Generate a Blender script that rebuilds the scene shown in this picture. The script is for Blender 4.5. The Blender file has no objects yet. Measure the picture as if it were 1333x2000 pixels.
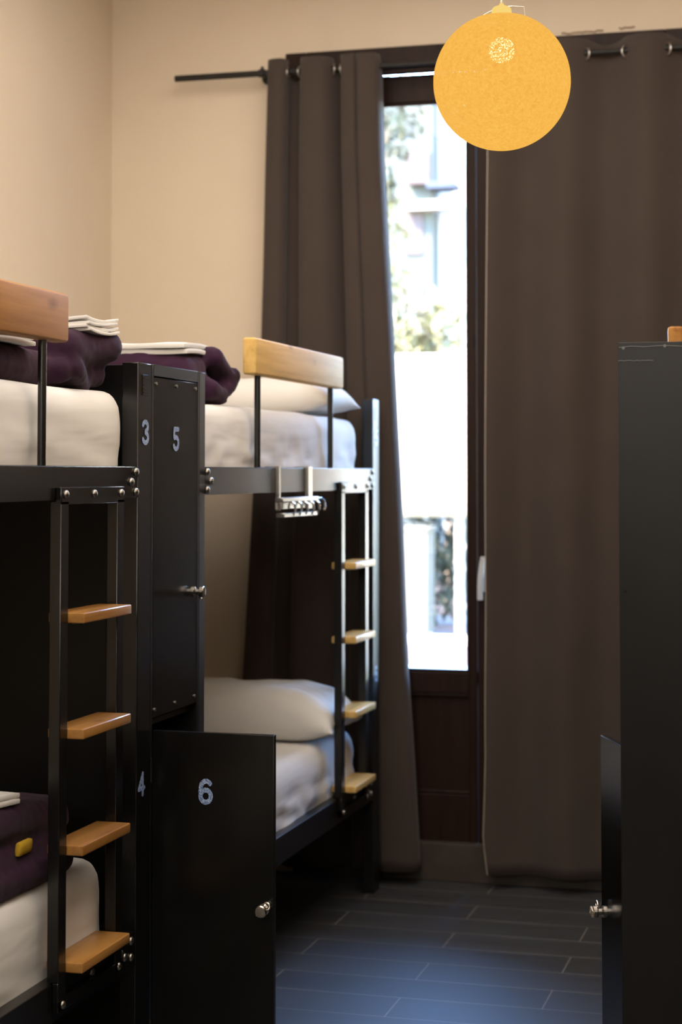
import bpy, bmesh, math, random
import numpy as np
from mathutils import Vector, Matrix, noise
PI = math.pi
random.seed(7)
S = bpy.context.scene
COL = S.collection

# ------------------------------------------------------------------ camera
cd = bpy.data.cameras.new('camera')
cam = bpy.data.objects.new('camera', cd); COL.objects.link(cam)
cam.location = (0, 0, 1.57)
cam.rotation_euler = (PI/2 + 0.0438, 0, 0.2721)
cd.sensor_fit = 'VERTICAL'; cd.sensor_height = 36.0; cd.sensor_width = 24.0
cd.lens = 36.0*3501.5/2000.0
cd.shift_y = -(1000-769.64)/2000.0
cd.clip_start = 0.05; cd.clip_end = 200
cd.dof.use_dof = True; cd.dof.focus_distance = 4.35; cd.dof.aperture_fstop = 3.2
S.camera = cam
S.view_settings.view_transform = 'Standard'; S.view_settings.look = 'None'
S.view_settings.exposure = 0.0; S.view_settings.gamma = 1.0
S.view_settings.use_curve_mapping = False
S.cycles.use_denoising = True
S.cycles.max_bounces = 8; S.cycles.diffuse_bounces = 5; S.cycles.glossy_bounces = 4
S.cycles.transparent_max_bounces = 12; S.cycles.sample_clamp_indirect = 6.0

# ------------------------------------------------------------------ world, sun, lights
SKY_STRENGTH = 11.0
SUN_STRENGTH = 78.0
w = bpy.data.worlds.new('world'); S.world = w; w.use_nodes = True
nt = w.node_tree; nt.nodes.clear()
wo = nt.nodes.new('ShaderNodeOutputWorld'); wb = nt.nodes.new('ShaderNodeBackground')
sk = nt.nodes.new('ShaderNodeTexSky'); sk.sky_type = 'NISHITA'
sk.sun_disc = False; sk.sun_elevation = math.radians(48); sk.sun_rotation = math.radians(150)
sk.air_density = 1.0; sk.dust_density = 0.15; sk.ozone_density = 8.0
wb.inputs['Strength'].default_value = SKY_STRENGTH
nt.links.new(sk.outputs[0], wb.inputs['Color']); nt.links.new(wb.outputs[0], wo.inputs['Surface'])

def light(name, kind, loc, energy, color, size=0.1, rot=(0, 0, 0), size_y=None, portal=False):
    ld = bpy.data.lights.new(name, kind); ld.energy = energy; ld.color = color
    if kind == 'POINT': ld.shadow_soft_size = size
    if kind == 'AREA':
        ld.size = size
        if size_y: ld.shape = 'RECTANGLE'; ld.size_y = size_y
        if portal: ld.cycles.is_portal = True
    if kind == 'SUN': ld.angle = math.radians(0.6)
    o = bpy.data.objects.new(name, ld); COL.objects.link(o); o.location = loc; o.rotation_euler = rot
    return o
light('sun', 'SUN', (0, 0, 20), SUN_STRENGTH, (1.0, 0.86, 0.66), rot=(math.radians(44), 0, math.radians(-28)))
WARM = (1.0, 0.905, 0.81)
# added area lights: soft ceiling bounce, and fill from an assumed high rear window
light('ceiling_bounce_light', 'AREA', (-1.1, 3.3, 3.57), 140, WARM, 2.4, size_y=5.6)
light('rear_fill_light', 'AREA', (-0.9, -2.1, 2.72), 70, (1.0, 0.92, 0.82), 2.2, rot=(PI/2, 0, 0), size_y=0.9)
# daylight portal in the one uncovered door leaf
light('door_portal', 'AREA', (-1.55, 7.0, 1.9), 1, (1, 1, 1), 0.5, rot=(-PI/2, 0, 0), size_y=2.3, portal=True)

# ------------------------------------------------------------------ materials
def newmat(name):
    m = bpy.data.materials.new(name); m.use_nodes = True
    nt = m.node_tree; nt.nodes.clear()
    out = nt.nodes.new('ShaderNodeOutputMaterial'); b = nt.nodes.new('ShaderNodeBsdfPrincipled')
    nt.links.new(b.outputs[0], out.inputs['Surface'])
    return m, nt, b, out
def coords(nt, scale, kind='Object'):
    tc = nt.nodes.new('ShaderNodeTexCoord'); mp = nt.nodes.new('ShaderNodeMapping')
    mp.inputs['Scale'].default_value = scale
    nt.links.new(tc.outputs[kind], mp.inputs['Vector']); return mp
def ntex(nt, vec, scale, detail=4, rough=0.55, dist=0.0):
    n = nt.nodes.new('ShaderNodeTexNoise'); n.inputs['Scale'].default_value = scale
    n.inputs['Detail'].default_value = detail; n.inputs['Roughness'].default_value = rough
    n.inputs['Distortion'].default_value = dist
    nt.links.new(vec.outputs[0], n.inputs['Vector']); return n
def ramp(nt, fac, stops):
    r = nt.nodes.new('ShaderNodeValToRGB'); el = r.color_ramp.elements
    while len(el) < len(stops): el.new(0.5)
    for e, (p, c) in zip(el, stops):
        e.position = p; e.color = (*c, 1) if len(c) == 3 else c
    nt.links.new(fac, r.inputs['Fac']); return r
def bump(nt, h, b, strength, dist=0.01):
    k = nt.nodes.new('ShaderNodeBump'); k.inputs['Strength'].default_value = strength
    k.inputs['Distance'].default_value = dist
    nt.links.new(h, k.inputs['Height']); nt.links.new(k.outputs[0], b.inputs['Normal']); return k
def mat(name, c, rough=0.5, spec=0.5, metal=0.0, var=0.12, scale=(6, 6, 6), bs=0.0, bscale=60.0, detail=4, rvar=0.0):
    m, nt, b, out = newmat(name)
    mp = coords(nt, scale); n = ntex(nt, mp, 1.0, detail)
    lo = tuple(v*(1-var) for v in c); hi = tuple(min(1, v*(1+var)) for v in c)
    r = ramp(nt, n.outputs['Fac'], [(0.3, lo), (0.7, hi)])
    nt.links.new(r.outputs[0], b.inputs['Base Color'])
    b.inputs['Roughness'].default_value = rough; b.inputs['Metallic'].default_value = metal
    b.inputs['Specular IOR Level'].default_value = spec
    if rvar:
        mr = nt.nodes.new('ShaderNodeMapRange'); mr.inputs['To Min'].default_value = rough-rvar; mr.inputs['To Max'].default_value = rough+rvar
        nt.links.new(n.outputs['Fac'], mr.inputs['Value']); nt.links.new(mr.outputs[0], b.inputs['Roughness'])
    if bs:
        mp2 = coords(nt, (1, 1, 1)); n2 = ntex(nt, mp2, bscale, 3); bump(nt, n2.outputs['Fac'], b, bs, 0.004)
    return m
def wood_mat(name, dark, light_, axis=1, rough=0.46, coat=0.0):
    m, nt, b, out = newmat(name)
    sc = [26, 26, 26]; sc[axis] = 1.6
    tc = nt.nodes.new('ShaderNodeTexCoord'); oi = nt.nodes.new('ShaderNodeObjectInfo')
    ad = nt.nodes.new('ShaderNodeVectorMath'); ad.operation = 'ADD'
    ml = nt.nodes.new('ShaderNodeVectorMath'); ml.operation = 'SCALE'; ml.inputs[3].default_value = 7.0
    cmb = nt.nodes.new('ShaderNodeCombineXYZ')
    for k in range(3): nt.links.new(oi.outputs['Random'], cmb.inputs[k])
    nt.links.new(cmb.outputs[0], ml.inputs[0]); nt.links.new(tc.outputs['Object'], ad.inputs[0]); nt.links.new(ml.outputs[0], ad.inputs[1])
    mp = nt.nodes.new('ShaderNodeMapping'); mp.inputs['Scale'].default_value = sc
    nt.links.new(ad.outputs[0], mp.inputs['Vector'])
    n = ntex(nt, mp, 1.0, 6, 0.6, 0.6)
    sc2 = [90, 90, 90]; sc2[axis] = 5
    mp2 = nt.nodes.new('ShaderNodeMapping'); mp2.inputs['Scale'].default_value = sc2
    nt.links.new(ad.outputs[0], mp2.inputs['Vector']); n2 = ntex(nt, mp2, 1.0, 3)
    mx = nt.nodes.new('ShaderNodeMath'); mx.operation = 'MULTIPLY_ADD'; mx.inputs[1].default_value = 0.25
    nt.links.new(n2.outputs['Fac'], mx.inputs[0]); nt.links.new(n.outputs['Fac'], mx.inputs[2])
    mid = tuple((a+c)/2 for a, c in zip(dark, light_))
    r = ramp(nt, mx.outputs[0], [(0.38, dark), (0.52, mid), (0.74, light_)])
    # knots
    mp3 = nt.nodes.new('ShaderNodeMapping'); s3 = [9, 9, 9]; s3[axis] = 4.5; mp3.inputs['Scale'].default_value = s3
    nt.links.new(ad.outputs[0], mp3.inputs['Vector'])
    v = nt.nodes.new('ShaderNodeTexVoronoi'); v.inputs['Scale'].default_value = 1.0
    nt.links.new(mp3.outputs[0], v.inputs['Vector'])
    kr = ramp(nt, v.outputs['Distance'], [(0.02, (0.35, 0.27, 0.2)), (0.16, (1, 1, 1))])
    mm = nt.nodes.new('ShaderNodeMix'); mm.data_type = 'RGBA'; mm.blend_type = 'MULTIPLY'; mm.inputs['Factor'].default_value = 0.75
    nt.links.new(r.outputs[0], mm.inputs['A']); nt.links.new(kr.outputs[0], mm.inputs['B'])
    nt.links.new(mm.outputs['Result'], b.inputs['Base Color'])
    b.inputs['Roughness'].default_value = rough; b.inputs['Specular IOR Level'].default_value = 0.14; b.inputs['Coat Weight'].default_value = coat; b.inputs['Coat Roughness'].default_value = 0.14
    bump(nt, mx.outputs[0], b, 0.12, 0.003)
    return m
def fabric_mat(name, c, rough=0.9, var=0.10, weave=900, bs=0.25, sheen=0.0, wr=0.0, wrscale=(3, 9, 14)):
    m, nt, b, out = newmat(name)
    mp = coords(nt, (1, 1, 1)); n = ntex(nt, mp, 5.0, 3)
    r = ramp(nt, n.outputs['Fac'], [(0.3, tuple(v*(1-var) for v in c)), (0.7, tuple(min(1, v*(1+var)) for v in c))])
    nt.links.new(r.outputs[0], b.inputs['Base Color'])
    b.inputs['Roughness'].default_value = rough; b.inputs['Specular IOR Level'].default_value = 0.2
    b.inputs['Sheen Weight'].default_value = sheen
    n2 = ntex(nt, mp, weave, 2)
    k = bump(nt, n2.outputs['Fac'], b, bs, 0.001)
    if wr:
        mp2 = coords(nt, wrscale); n3 = ntex(nt, mp2, 1.0, 2, 0.5, 0.3)
        k2 = nt.nodes.new('ShaderNodeBump'); k2.inputs['Strength'].default_value = wr; k2.inputs['Distance'].default_value = 0.02
        nt.links.new(n3.outputs['Fac'], k2.inputs['Height']); nt.links.new(k2.outputs[0], k.inputs['Normal'])
    return m

M = {}
M['plaster'] = mat('beige_plaster', (0.72, 0.615, 0.485), 0.9, 0.2, var=0.035, scale=(1.3, 1.3, 1.3), bs=0.25, bscale=70)
M['white_paint'] = mat('white_paint', (0.78, 0.74, 0.66), 0.9, 0.2, var=0.03)
M['black_metal'] = mat('black_powder_coat', (0.005, 0.0048, 0.0046), 0.24, 0.5, var=0.2, scale=(14, 14, 14))
M['black_metal_satin'] = mat('black_satin_coat', (0.005, 0.0048, 0.0046), 0.35, 0.5, var=0.2, scale=(14, 14, 14))
M['black_door'] = mat('black_enamel', (0.0055, 0.0053, 0.0050), 0.21, 0.30, var=0.25, scale=(5, 5, 2))
M['black_panel'] = mat('black_panel_paint', (0.006, 0.0058, 0.0056), 0.38, 0.27, var=0.25, scale=(5, 5, 2), bs=0.02, bscale=220, rvar=0.03)
M['seam'] = mat('seam_metal', (0.10, 0.10, 0.095), 0.4, 0.5, metal=0.6)
M['bolt'] = mat('worn_steel_bolt', (0.36, 0.34, 0.30), 0.32, 0.5, metal=1.0, var=0.3)
M['nickel'] = mat('nickel_lock', (0.62, 0.58, 0.52), 0.24, 0.5, metal=1.0, var=0.15)
M['steel'] = mat('brushed_steel', (0.60, 0.58, 0.55), 0.28, 0.5, metal=1.0, var=0.1)
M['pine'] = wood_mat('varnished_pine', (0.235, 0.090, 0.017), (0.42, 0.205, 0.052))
M['pine_pale'] = wood_mat('window_lit_pine', (0.52, 0.31, 0.085), (0.76, 0.50, 0.175), rough=0.6)  # same pine for the far bunk, with window light put into its colour
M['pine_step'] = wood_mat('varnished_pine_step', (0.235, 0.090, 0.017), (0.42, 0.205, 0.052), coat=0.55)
M['pine_pale_step'] = wood_mat('varnished_lit_step', (0.52, 0.31, 0.085), (0.76, 0.50, 0.175), coat=0.25)  # far bunk steps, window light painted into the wood tone as well
M['slat'] = mat('birch_slat', (0.35, 0.26, 0.16), 0.6, 0.3, scale=(3, 30, 30))
M['sheet'] = fabric_mat('white_cotton_sheet', (0.74, 0.72, 0.69), 0.92, 0.03, 700, 0.12, wr=0.26, wrscale=(3, 2.2, 13))
M['linen'] = fabric_mat('white_linen', (0.78, 0.76, 0.73), 0.92, 0.03, 600, 0.3)
M['quilt'] = fabric_mat('purple_quilt', (0.030, 0.0085, 0.026), 0.85, 0.2, 800, 0.2, sheen=0.06, wr=0.35, wrscale=(9, 9, 9))
M['yellow'] = fabric_mat('yellow_patch', (0.55, 0.34, 0.03), 0.85, 0.1)
M['curtain'] = fabric_mat('taupe_curtain', (0.060, 0.045, 0.038), 0.92, 0.05, 1100, 0.35, sheen=0.12)
M['edge_strip'] = fabric_mat('lit_curtain_edge', (0.42, 0.35, 0.29), 0.9, 0.05)  # pale tone paints window light onto the curtain's free edge
M['dark_wood'] = wood_mat('dark_stained_wood', (0.014, 0.0065, 0.0045), (0.026, 0.0125, 0.0085), axis=2, rough=0.40)
M['sill'] = mat('brown_stone', (0.055, 0.042, 0.032), 0.6, 0.4, var=0.25, scale=(8, 8, 8))
M['chip'] = mat('bare_plaster', (0.34, 0.25, 0.18), 0.9, 0.2, var=0.3, scale=(30, 30, 30))
M['rod'] = mat('black_rod', (0.016, 0.015, 0.014), 0.5, 0.35)
M['handle_white'] = mat('pale_grey_handle', (0.62, 0.61, 0.58), 0.35, 0.5)

def digit_mat():
    m, nt, b, out = newmat('glitter_sticker')
    mp = coords(nt, (1, 1, 1)); n = ntex(nt, mp, 420.0, 2, 0.7)
    r = ramp(nt, n.outputs['Fac'], [(0.36, (0.03, 0.07, 0.24)), (0.5, (0.17, 0.27, 0.50)), (0.64, (0.60, 0.68, 0.82))])
    nt.links.new(r.outputs[0], b.inputs['Base Color']); b.inputs['Roughness'].default_value = 0.4
    return m
M['digit'] = digit_mat()

def floor_mat():
    m, nt, b, out = newmat('slate_plank_tile')
    tc = nt.nodes.new('ShaderNodeTexCoord'); mp = nt.nodes.new('ShaderNodeMapping')
    # rows run along X, 0.196 m deep; joints staggered by half a tile
    mp.inputs['Location'].default_value = (1.291 + 0.854*6, -6.465 + 0.196*60, 0)
    nt.links.new(tc.outputs['Object'], mp.inputs['Vector'])
    br = nt.nodes.new('ShaderNodeTexBrick'); br.offset = 0.5; br.offset_frequency = 2; br.squash = 1.0
    br.inputs['Scale'].default_value = 1.0; br.inputs['Brick Width'].default_value = 0.854; br.inputs['Row Height'].default_value = 0.196
    br.inputs['Mortar Size'].default_value = 0.0022; br.inputs['Mortar Smooth'].default_value = 0.2; br.inputs['Bias'].default_value = 0.0
    br.inputs['Color1'].default_value = (0.021, 0.022, 0.024, 1); br.inputs['Color2'].default_value = (0.030, 0.031, 0.033, 1)
    br.inputs['Mortar'].default_value = (0.16, 0.15, 0.135, 1)
    nt.links.new(mp.outputs[0], br.inputs['Vector'])
    g = coords(nt, (2.2, 38, 1)); n = ntex(nt, g, 1.0, 5, 0.6, 0.3)
    r = ramp(nt, n.outputs['Fac'], [(0.3, (0.72, 0.72, 0.74)), (0.7, (1.25, 1.25, 1.25))])
    mm = nt.nodes.new('ShaderNodeMix'); mm.data_type = 'RGBA'; mm.blend_type = 'MULTIPLY'; mm.inputs['Factor'].default_value = 1.0
    nt.links.new(br.outputs['Color'], mm.inputs['A']); nt.links.new(r.outputs[0], mm.inputs['B'])
    nt.links.new(mm.outputs['Result'], b.inputs['Base Color'])
    b.inputs['Specular IOR Level'].default_value = 0.8
    mr = nt.nodes.new('ShaderNodeMapRange'); mr.inputs['To Min'].default_value = 0.50; mr.inputs['To Max'].default_value = 0.60
    nt.links.new(n.outputs['Fac'], mr.inputs['Value']); nt.links.new(mr.outputs[0], b.inputs['Roughness'])
    sb = nt.nodes.new('ShaderNodeMath'); sb.operation = 'MULTIPLY_ADD'; sb.inputs[1].default_value = -1.5
    nt.links.new(br.outputs['Fac'], sb.inputs[0]); nt.links.new(n.outputs['Fac'], sb.inputs[2])
    bump(nt, sb.outputs[0], b, 0.25, 0.002)
    return m
M['floor'] = floor_mat()

def glass_mat():
    m, nt, b, out = newmat('door_glass'); nt.nodes.remove(b)
    t = nt.nodes.new('ShaderNodeBsdfTransparent'); t.inputs['Color'].default_value = (0.97, 0.985, 0.98, 1)
    g = nt.nodes.new('ShaderNodeBsdfGlossy'); g.inputs['Roughness'].default_value = 0.02
    f = nt.nodes.new('ShaderNodeFresnel'); f.inputs['IOR'].default_value = 1.45
    x = nt.nodes.new('ShaderNodeMixShader')
    nt.links.new(f.outputs[0], x.inputs['Fac']); nt.links.new(t.outputs[0], x.inputs[1]); nt.links.new(g.outputs[0], x.inputs[2])
    nt.links.new(x.outputs[0], out.inputs['Surface'])
    return m
M['glass'] = glass_mat()

def shade_mat():
    # glowing cotton-thread globe; tiny gaps between the threads let the bulb show through
    m, nt, b, out = newmat('cotton_thread_globe'); nt.nodes.remove(b)
    mp = coords(nt, (1, 1, 1)); n = ntex(nt, mp, 120.0, 6, 0.8, 0.8)
    r = ramp(nt, n.outputs['Fac'], [(0.25, (0.80, 0.36, 0.045)), (0.55, (0.95, 0.50, 0.085)), (0.8, (1.0, 0.60, 0.15))])
    e = nt.nodes.new('ShaderNodeEmission'); e.inputs['Strength'].default_value = 1.02
    nt.links.new(r.outputs[0], e.inputs['Color'])
    n2 = ntex(nt, mp, 260.0, 3, 0.75, 0.5)
    hole = ramp(nt, n2.outputs['Fac'], [(0.53, (0, 0, 0)), (0.66, (0.30, 0.30, 0.30))])
    t = nt.nodes.new('ShaderNodeBsdfTransparent'); x = nt.nodes.new('ShaderNodeMixShader')
    nt.links.new(hole.outputs[0], x.inputs['Fac']); nt.links.new(e.outputs[0], x.inputs[1]); nt.links.new(t.outputs[0], x.inputs[2])
    nt.links.new(x.outputs[0], out.inputs['Surface'])
    return m
M['shade'] = shade_mat()
def emis(name, c, s):
    m, nt, b, out = newmat(name); nt.nodes.remove(b)
    e = nt.nodes.new('ShaderNodeEmission'); e.inputs['Color'].default_value = (*c, 1); e.inputs['Strength'].default_value = s
    nt.links.new(e.outputs[0], out.inputs['Surface']); return m
M['bulb'] = emis('lit_bulb', (1.0, 0.84, 0.52), 9.0)
M['holder'] = emis('lit_lamp_holder', (1.0, 0.70, 0.20), 0.95)
M['cord'] = mat('clear_grey_cord', (0.42, 0.38, 0.33), 0.4)
# outside
M['terrace'] = mat('terracotta_paving', (0.060, 0.036, 0.028), 0.8, 0.3, var=0.1, scale=(3, 3, 3))
M['canvas'] = mat('beige_canvas', (0.25, 0.170, 0.098), 0.9, 0.2, var=0.02, scale=(9, 1, 1))
M['out_wood'] = mat('sunlit_planter_wood', (0.052, 0.040, 0.024), 0.7, 0.3, var=0.12, scale=(12, 12, 2))
M['render_wall'] = mat('pale_render', (0.22, 0.19, 0.155), 0.9, 0.2, var=0.03)
M['grey_wall'] = mat('grey_facade', (0.045, 0.044, 0.036), 0.9, 0.2, var=0.15, scale=(1, 1, 1))
M['pink_wall'] = mat('pinkish_facade', (0.052, 0.036, 0.033), 0.9, 0.2)
M['blue_awning'] = mat('blue_awning_cloth', (0.028, 0.031, 0.042), 0.9, 0.2)
M['bark'] = mat('bark', (0.16, 0.11, 0.07), 0.9, 0.2, var=0.3, scale=(12, 12, 3))
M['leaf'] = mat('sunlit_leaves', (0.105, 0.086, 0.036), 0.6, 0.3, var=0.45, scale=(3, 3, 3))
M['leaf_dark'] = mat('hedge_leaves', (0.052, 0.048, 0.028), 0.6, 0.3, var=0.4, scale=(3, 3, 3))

# ------------------------------------------------------------------ mesh helpers
class MB:
    def __init__(s): s.bm = bmesh.new()
    def _bev(s, geom, r, seg=2):
        if r > 0:
            es = list({e for v in geom for e in v.link_edges})
            bmesh.ops.bevel(s.bm, geom=es, offset=r, segments=seg, affect='EDGES', profile=0.5, clamp_overlap=True)
    def box(s, lo, hi, r=0.0, seg=2):
        lo, hi = [min(a, b) for a, b in zip(lo, hi)], [max(a, b) for a, b in zip(lo, hi)]
        c = [(a+b)/2 for a, b in zip(lo, hi)]; d = [b-a for a, b in zip(lo, hi)]
        g = bmesh.ops.create_cube(s.bm, size=1.0, matrix=Matrix.Translation(c) @ Matrix.Diagonal((*d, 1)))
        s._bev(g['verts'], r, seg); return s
    def mbox(s, mtx, d, r=0.0, seg=2):
        g = bmesh.ops.create_cube(s.bm, size=1.0, matrix=mtx @ Matrix.Diagonal((*d, 1)))
        s._bev(g['verts'], r, seg); return s
    def cyl(s, a, b, r, r2=None, n=20):
        a, b = Vector(a), Vector(b); d = b-a
        q = Vector((0, 0, 1)).rotation_difference(d.normalized()).to_matrix().to_4x4()
        bmesh.ops.create_cone(s.bm, cap_ends=True, cap_tris=False, segments=n, radius1=r, radius2=r if r2 is None else r2, depth=d.length,
                              matrix=Matrix.Translation((a+b)/2) @ q); return s
    def lathe(s, prof, mtx=Matrix(), n=32):
        rings = []
        for r, z in prof:
            rings.append([s.bm.verts.new(mtx @ Vector((max(r, 1e-5)*math.cos(2*PI*k/n), max(r, 1e-5)*math.sin(2*PI*k/n), z))) for k in range(n)])
        for A, B in zip(rings, rings[1:]):
            for k in range(n):
                s.bm.faces.new((A[k], A[(k+1) % n], B[(k+1) % n], B[k]))
        return s
    def torus(s, mtx, R, r, n=28, m=10):
        rings = []
        for i in range(n):
            a = 2*PI*i/n
            rings.append([s.bm.verts.new(mtx @ Vector(((R+r*math.cos(2*PI*j/m))*math.cos(a), (R+r*math.cos(2*PI*j/m))*math.sin(a), r*math.sin(2*PI*j/m)))) for j in range(m)])
        for i in range(n):
            A, B = rings[i], rings[(i+1) % n]
            for j in range(m): s.bm.faces.new((A[j], B[j], B[(j+1) % m], A[(j+1) % m]))
        return s
    def tube(s, pts, r, n=8):
        pts = [Vector(p) for p in pts]; rings = []
        up = Vector((0.31, 0.17, 0.93))
        for i, p in enumerate(pts):
            t = (pts[min(i+1, len(pts)-1)] - pts[max(i-1, 0)]).normalized()
            x = t.cross(up)
            if x.length < 1e-3: x = t.cross(Vector((1, 0, 0)))
            x.normalize(); y = t.cross(x)
            rings.append([s.bm.verts.new(p + x*r*math.cos(2*PI*k/n) + y*r*math.sin(2*PI*k/n)) for k in range(n)])
        for A, B in zip(rings, rings[1:]):
            for k in range(n): s.bm.faces.new((A[k], A[(k+1) % n], B[(k+1) % n], B[k]))
        s.bm.faces.new(rings[0][::-1]); s.bm.faces.new(rings[-1]); return s
    def grid(s, P):
        V = [[s.bm.verts.new(p) for p in row] for row in P]
        for A, B in zip(V, V[1:]):
            for k in range(len(A)-1): s.bm.faces.new((A[k], A[k+1], B[k+1], B[k]))
        return s
    def rbox(s, mtx, half, r, res=0.03, fn=None):
        """rounded, evenly subdivided block (half sizes); fn displaces (local point, unit normal) -> offset vector"""
        half = Vector(half); r = min(r, *half)
        cube = []
        n = [max(3, int(2*h/res)) for h in half]
        seen = {}
        def vert(p):
            k = tuple(round(c, 5) for c in p)
            if k not in seen:
                inner = Vector([max(-(h-r), min(h-r, c)) for c, h in zip(p, half)])
                d = Vector(p)-inner
                nn = d.normalized() if d.length > 1e-9 else Vector((0, 0, 1))
                q = inner + nn*r
                if fn: q = q + fn(q, nn)
                seen[k] = s.bm.verts.new(mtx @ q)
            return seen[k]
        for ax in range(3):
            a, b = [(1, 2), (2, 0), (0, 1)][ax]
            for sg in (-1, 1):
                for i in range(n[a]):
                    for j in range(n[b]):
                        q = []
                        for (di, dj) in ((0, 0), (1, 0), (1, 1), (0, 1)):
                            p = [0, 0, 0]; p[ax] = sg*half[ax]
                            p[a] = -half[a] + 2*half[a]*(i+di)/n[a]; p[b] = -half[b] + 2*half[b]*(j+dj)/n[b]
                            q.append(vert(p))
                        if sg < 0: q.reverse()
                        try: s.bm.faces.new(q)
                        except ValueError: pass
        return s
    def xf(s, f):
        for v in s.bm.verts: v.co = Vector(f(v.co))
        return s
    def mesh(s, name, off=(0, 0, 0), smooth=20, f=None):
        if f: s.xf(f)
        off = Vector(off)
        for v in s.bm.verts: v.co -= off
        bmesh.ops.recalc_face_normals(s.bm, faces=s.bm.faces)
        me = bpy.data.meshes.new(name); s.bm.to_mesh(me); s.bm.free()
        if smooth:
            for p in me.polygons: p.use_smooth = True
            me.set_sharp_from_angle(angle=math.radians(smooth))
        return me
    def build(s, name, m, parent=None, smooth=20, f=None):
        off = root_of(parent).location if parent is not None else (0, 0, 0)
        me = s.mesh(name, off, smooth, f)
        o = bpy.data.objects.new(name, me); COL.objects.link(o)
        me.materials.append(M[m] if isinstance(m, str) else m)
        if parent is not None: o.parent = parent
        return o
def root_of(o):
    while o.parent is not None: o = o.parent
    return o
def tag(o, label=None, cat=None, group=None, kind=None):
    if label: o['label'] = label
    if cat: o['category'] = cat
    if group: o['group'] = group
    if kind: o['kind'] = kind
    return o
def thing(name, loc, label, cat, group=None, kind=None):
    o = bpy.data.objects.new(name, None); COL.objects.link(o); o.location = loc; o.empty_display_size = 0.1
    return tag(o, label, cat, group, kind)
def nz(p, s, seed=0): return noise.noise(Vector(p)*s + Vector((seed*13.7, seed*7.1, seed*3.3)))
def arc(cx, cy, rx, ry, a0, a1, n=14):
    return [(cx+rx*math.cos(math.radians(a0+(a1-a0)*k/n)), cy+ry*math.sin(math.radians(a0+(a1-a0)*k/n))) for k in range(n+1)]
STROKES = {   # heavy rounded numerals, strokes of width 0.27 in a 1.0 x 1.5 box
    '3': [arc(0.47, 1.09, 0.36, 0.275, 160, -80), arc(0.47, 0.43, 0.385, 0.295, 85, -160)],
    '4': [[(0.70, 0.13), (0.70, 1.36), (0.14, 0.50), (0.92, 0.50)]],
    '5': [[(0.84, 1.36), (0.22, 1.36), (0.20, 0.84)] + arc(0.47, 0.50, 0.385, 0.365, 120, -150)],
    '6': [arc(0.52, 0.98, 0.36, 0.385, 40, 180) + [(0.14, 0.70)], arc(0.50, 0.49, 0.36, 0.355, 0, 360, 26)],
}
def digit(ch, centre, height, width, face, parent, label, f=None):
    """sticker numeral cut from glitter film; face 'x' looks to +X, '-y' looks to -Y"""
    b = MB(); wd = 0.145; sx, sy = width, height/1.5; c = Vector(centre)
    def put(u, v, d):
        u, v = (u-0.5)*sx, (v-0.75)*sy
        return c + (Vector((d, u, v)) if face == 'x' else Vector((u, -d, v)))
    lev = 0.0006; step = [0]
    def nl(): step[0] += 1; return lev + 0.000012*step[0]
    for st in STROKES[ch]:
        for (p, q) in zip(st, st[1:]):
            p, q = Vector(p), Vector(q); d = (q-p)
            if d.length < 1e-6: continue
            n = Vector((-d.y, d.x)).normalized()*wd
            z_ = nl(); b.bm.faces.new([b.bm.verts.new(put(*w_, z_)) for w_ in (p-n, q-n, q+n, p+n)])
        for p in st:
            z_ = nl(); b.bm.faces.new([b.bm.verts.new(put(p[0]+wd*math.cos(2*PI*k/14), p[1]+wd*math.sin(2*PI*k/14), z_)) for k in range(14)])
    return tag(b.build('number_sticker', 'digit', parent, 0), label)

# ------------------------------------------------------------------ room shell
XL, XR, YB, YF, ZC = -2.89, 0.72, 6.83, -2.2, 3.60
DX0, DX1, DZ0, DZ1 = -2.10, -0.57, 0.145, 3.215
def struct(name, m, b, label=None): return tag(b.build(name, m), label, kind='structure')
struct('floor', 'floor', MB().box((XL-0.2, YF-0.2, -0.1), (XR+0.2, YB+0.28, 0)))
struct('ceiling', 'white_paint', MB().box((XL-0.2, YF-0.2, ZC), (XR+0.2, YB+0.28, ZC+0.15)))
struct('wall_left', 'plaster', MB().box((XL-0.2, YF-0.2, 0), (XL, YB+0.28, ZC)))
struct('wall_right', 'plaster', MB().box((XR, YF-0.2, 0), (XR+0.2, YB+0.28, ZC)))
struct('wall_front', 'plaster', MB().box((XL, YF-0.2, 0), (XR, YF, ZC)))
struct('trim_6', 'dark_wood', MB().box((XR-0.04, YF+0.04, 0), (XR, YB, 1.95), 0.004), 'unseen dark panel added along the right wall to cut bounce')  # out of view, added to keep the low right side dark
struct('trim_5', 'dark_wood', MB().box((XL, YF, 0), (XR, YF+0.04, 1.95), 0.004), 'unseen dark panel added behind the camera to darken reflections')  # out of view, added so black paint reflects a dark lower wall
b = MB()
b.box((XL, YB, 0), (DX0, YB+0.28, ZC)); b.box((DX1, YB, 0), (XR, YB+0.28, ZC)); b.box((DX0, YB, DZ1), (DX1, YB+0.28, ZC))
struct('wall_back', 'plaster', b)
struct('trim_1', 'sill', MB().box((DX0, YB-0.015, 0), (DX1, YB+0.28, DZ0), 0.004), 'brown stone step under the glazed door')
# flaked plaster edge above the door casing
b = MB()
for (x0, x1, z) in ((-1.02, -0.86, 3.262), (-0.80, -0.74, 3.268)):
    pts = [(x0 + (x1-x0)*k/14, YB-0.002, z + 0.006*nz((k*0.7, z, x0), 1.0)) for k in range(15)]
    b.tube(pts, 0.0035, 6)
struct('trim_2', 'chip', b, 'chipped plaster line above the door casing')

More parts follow.
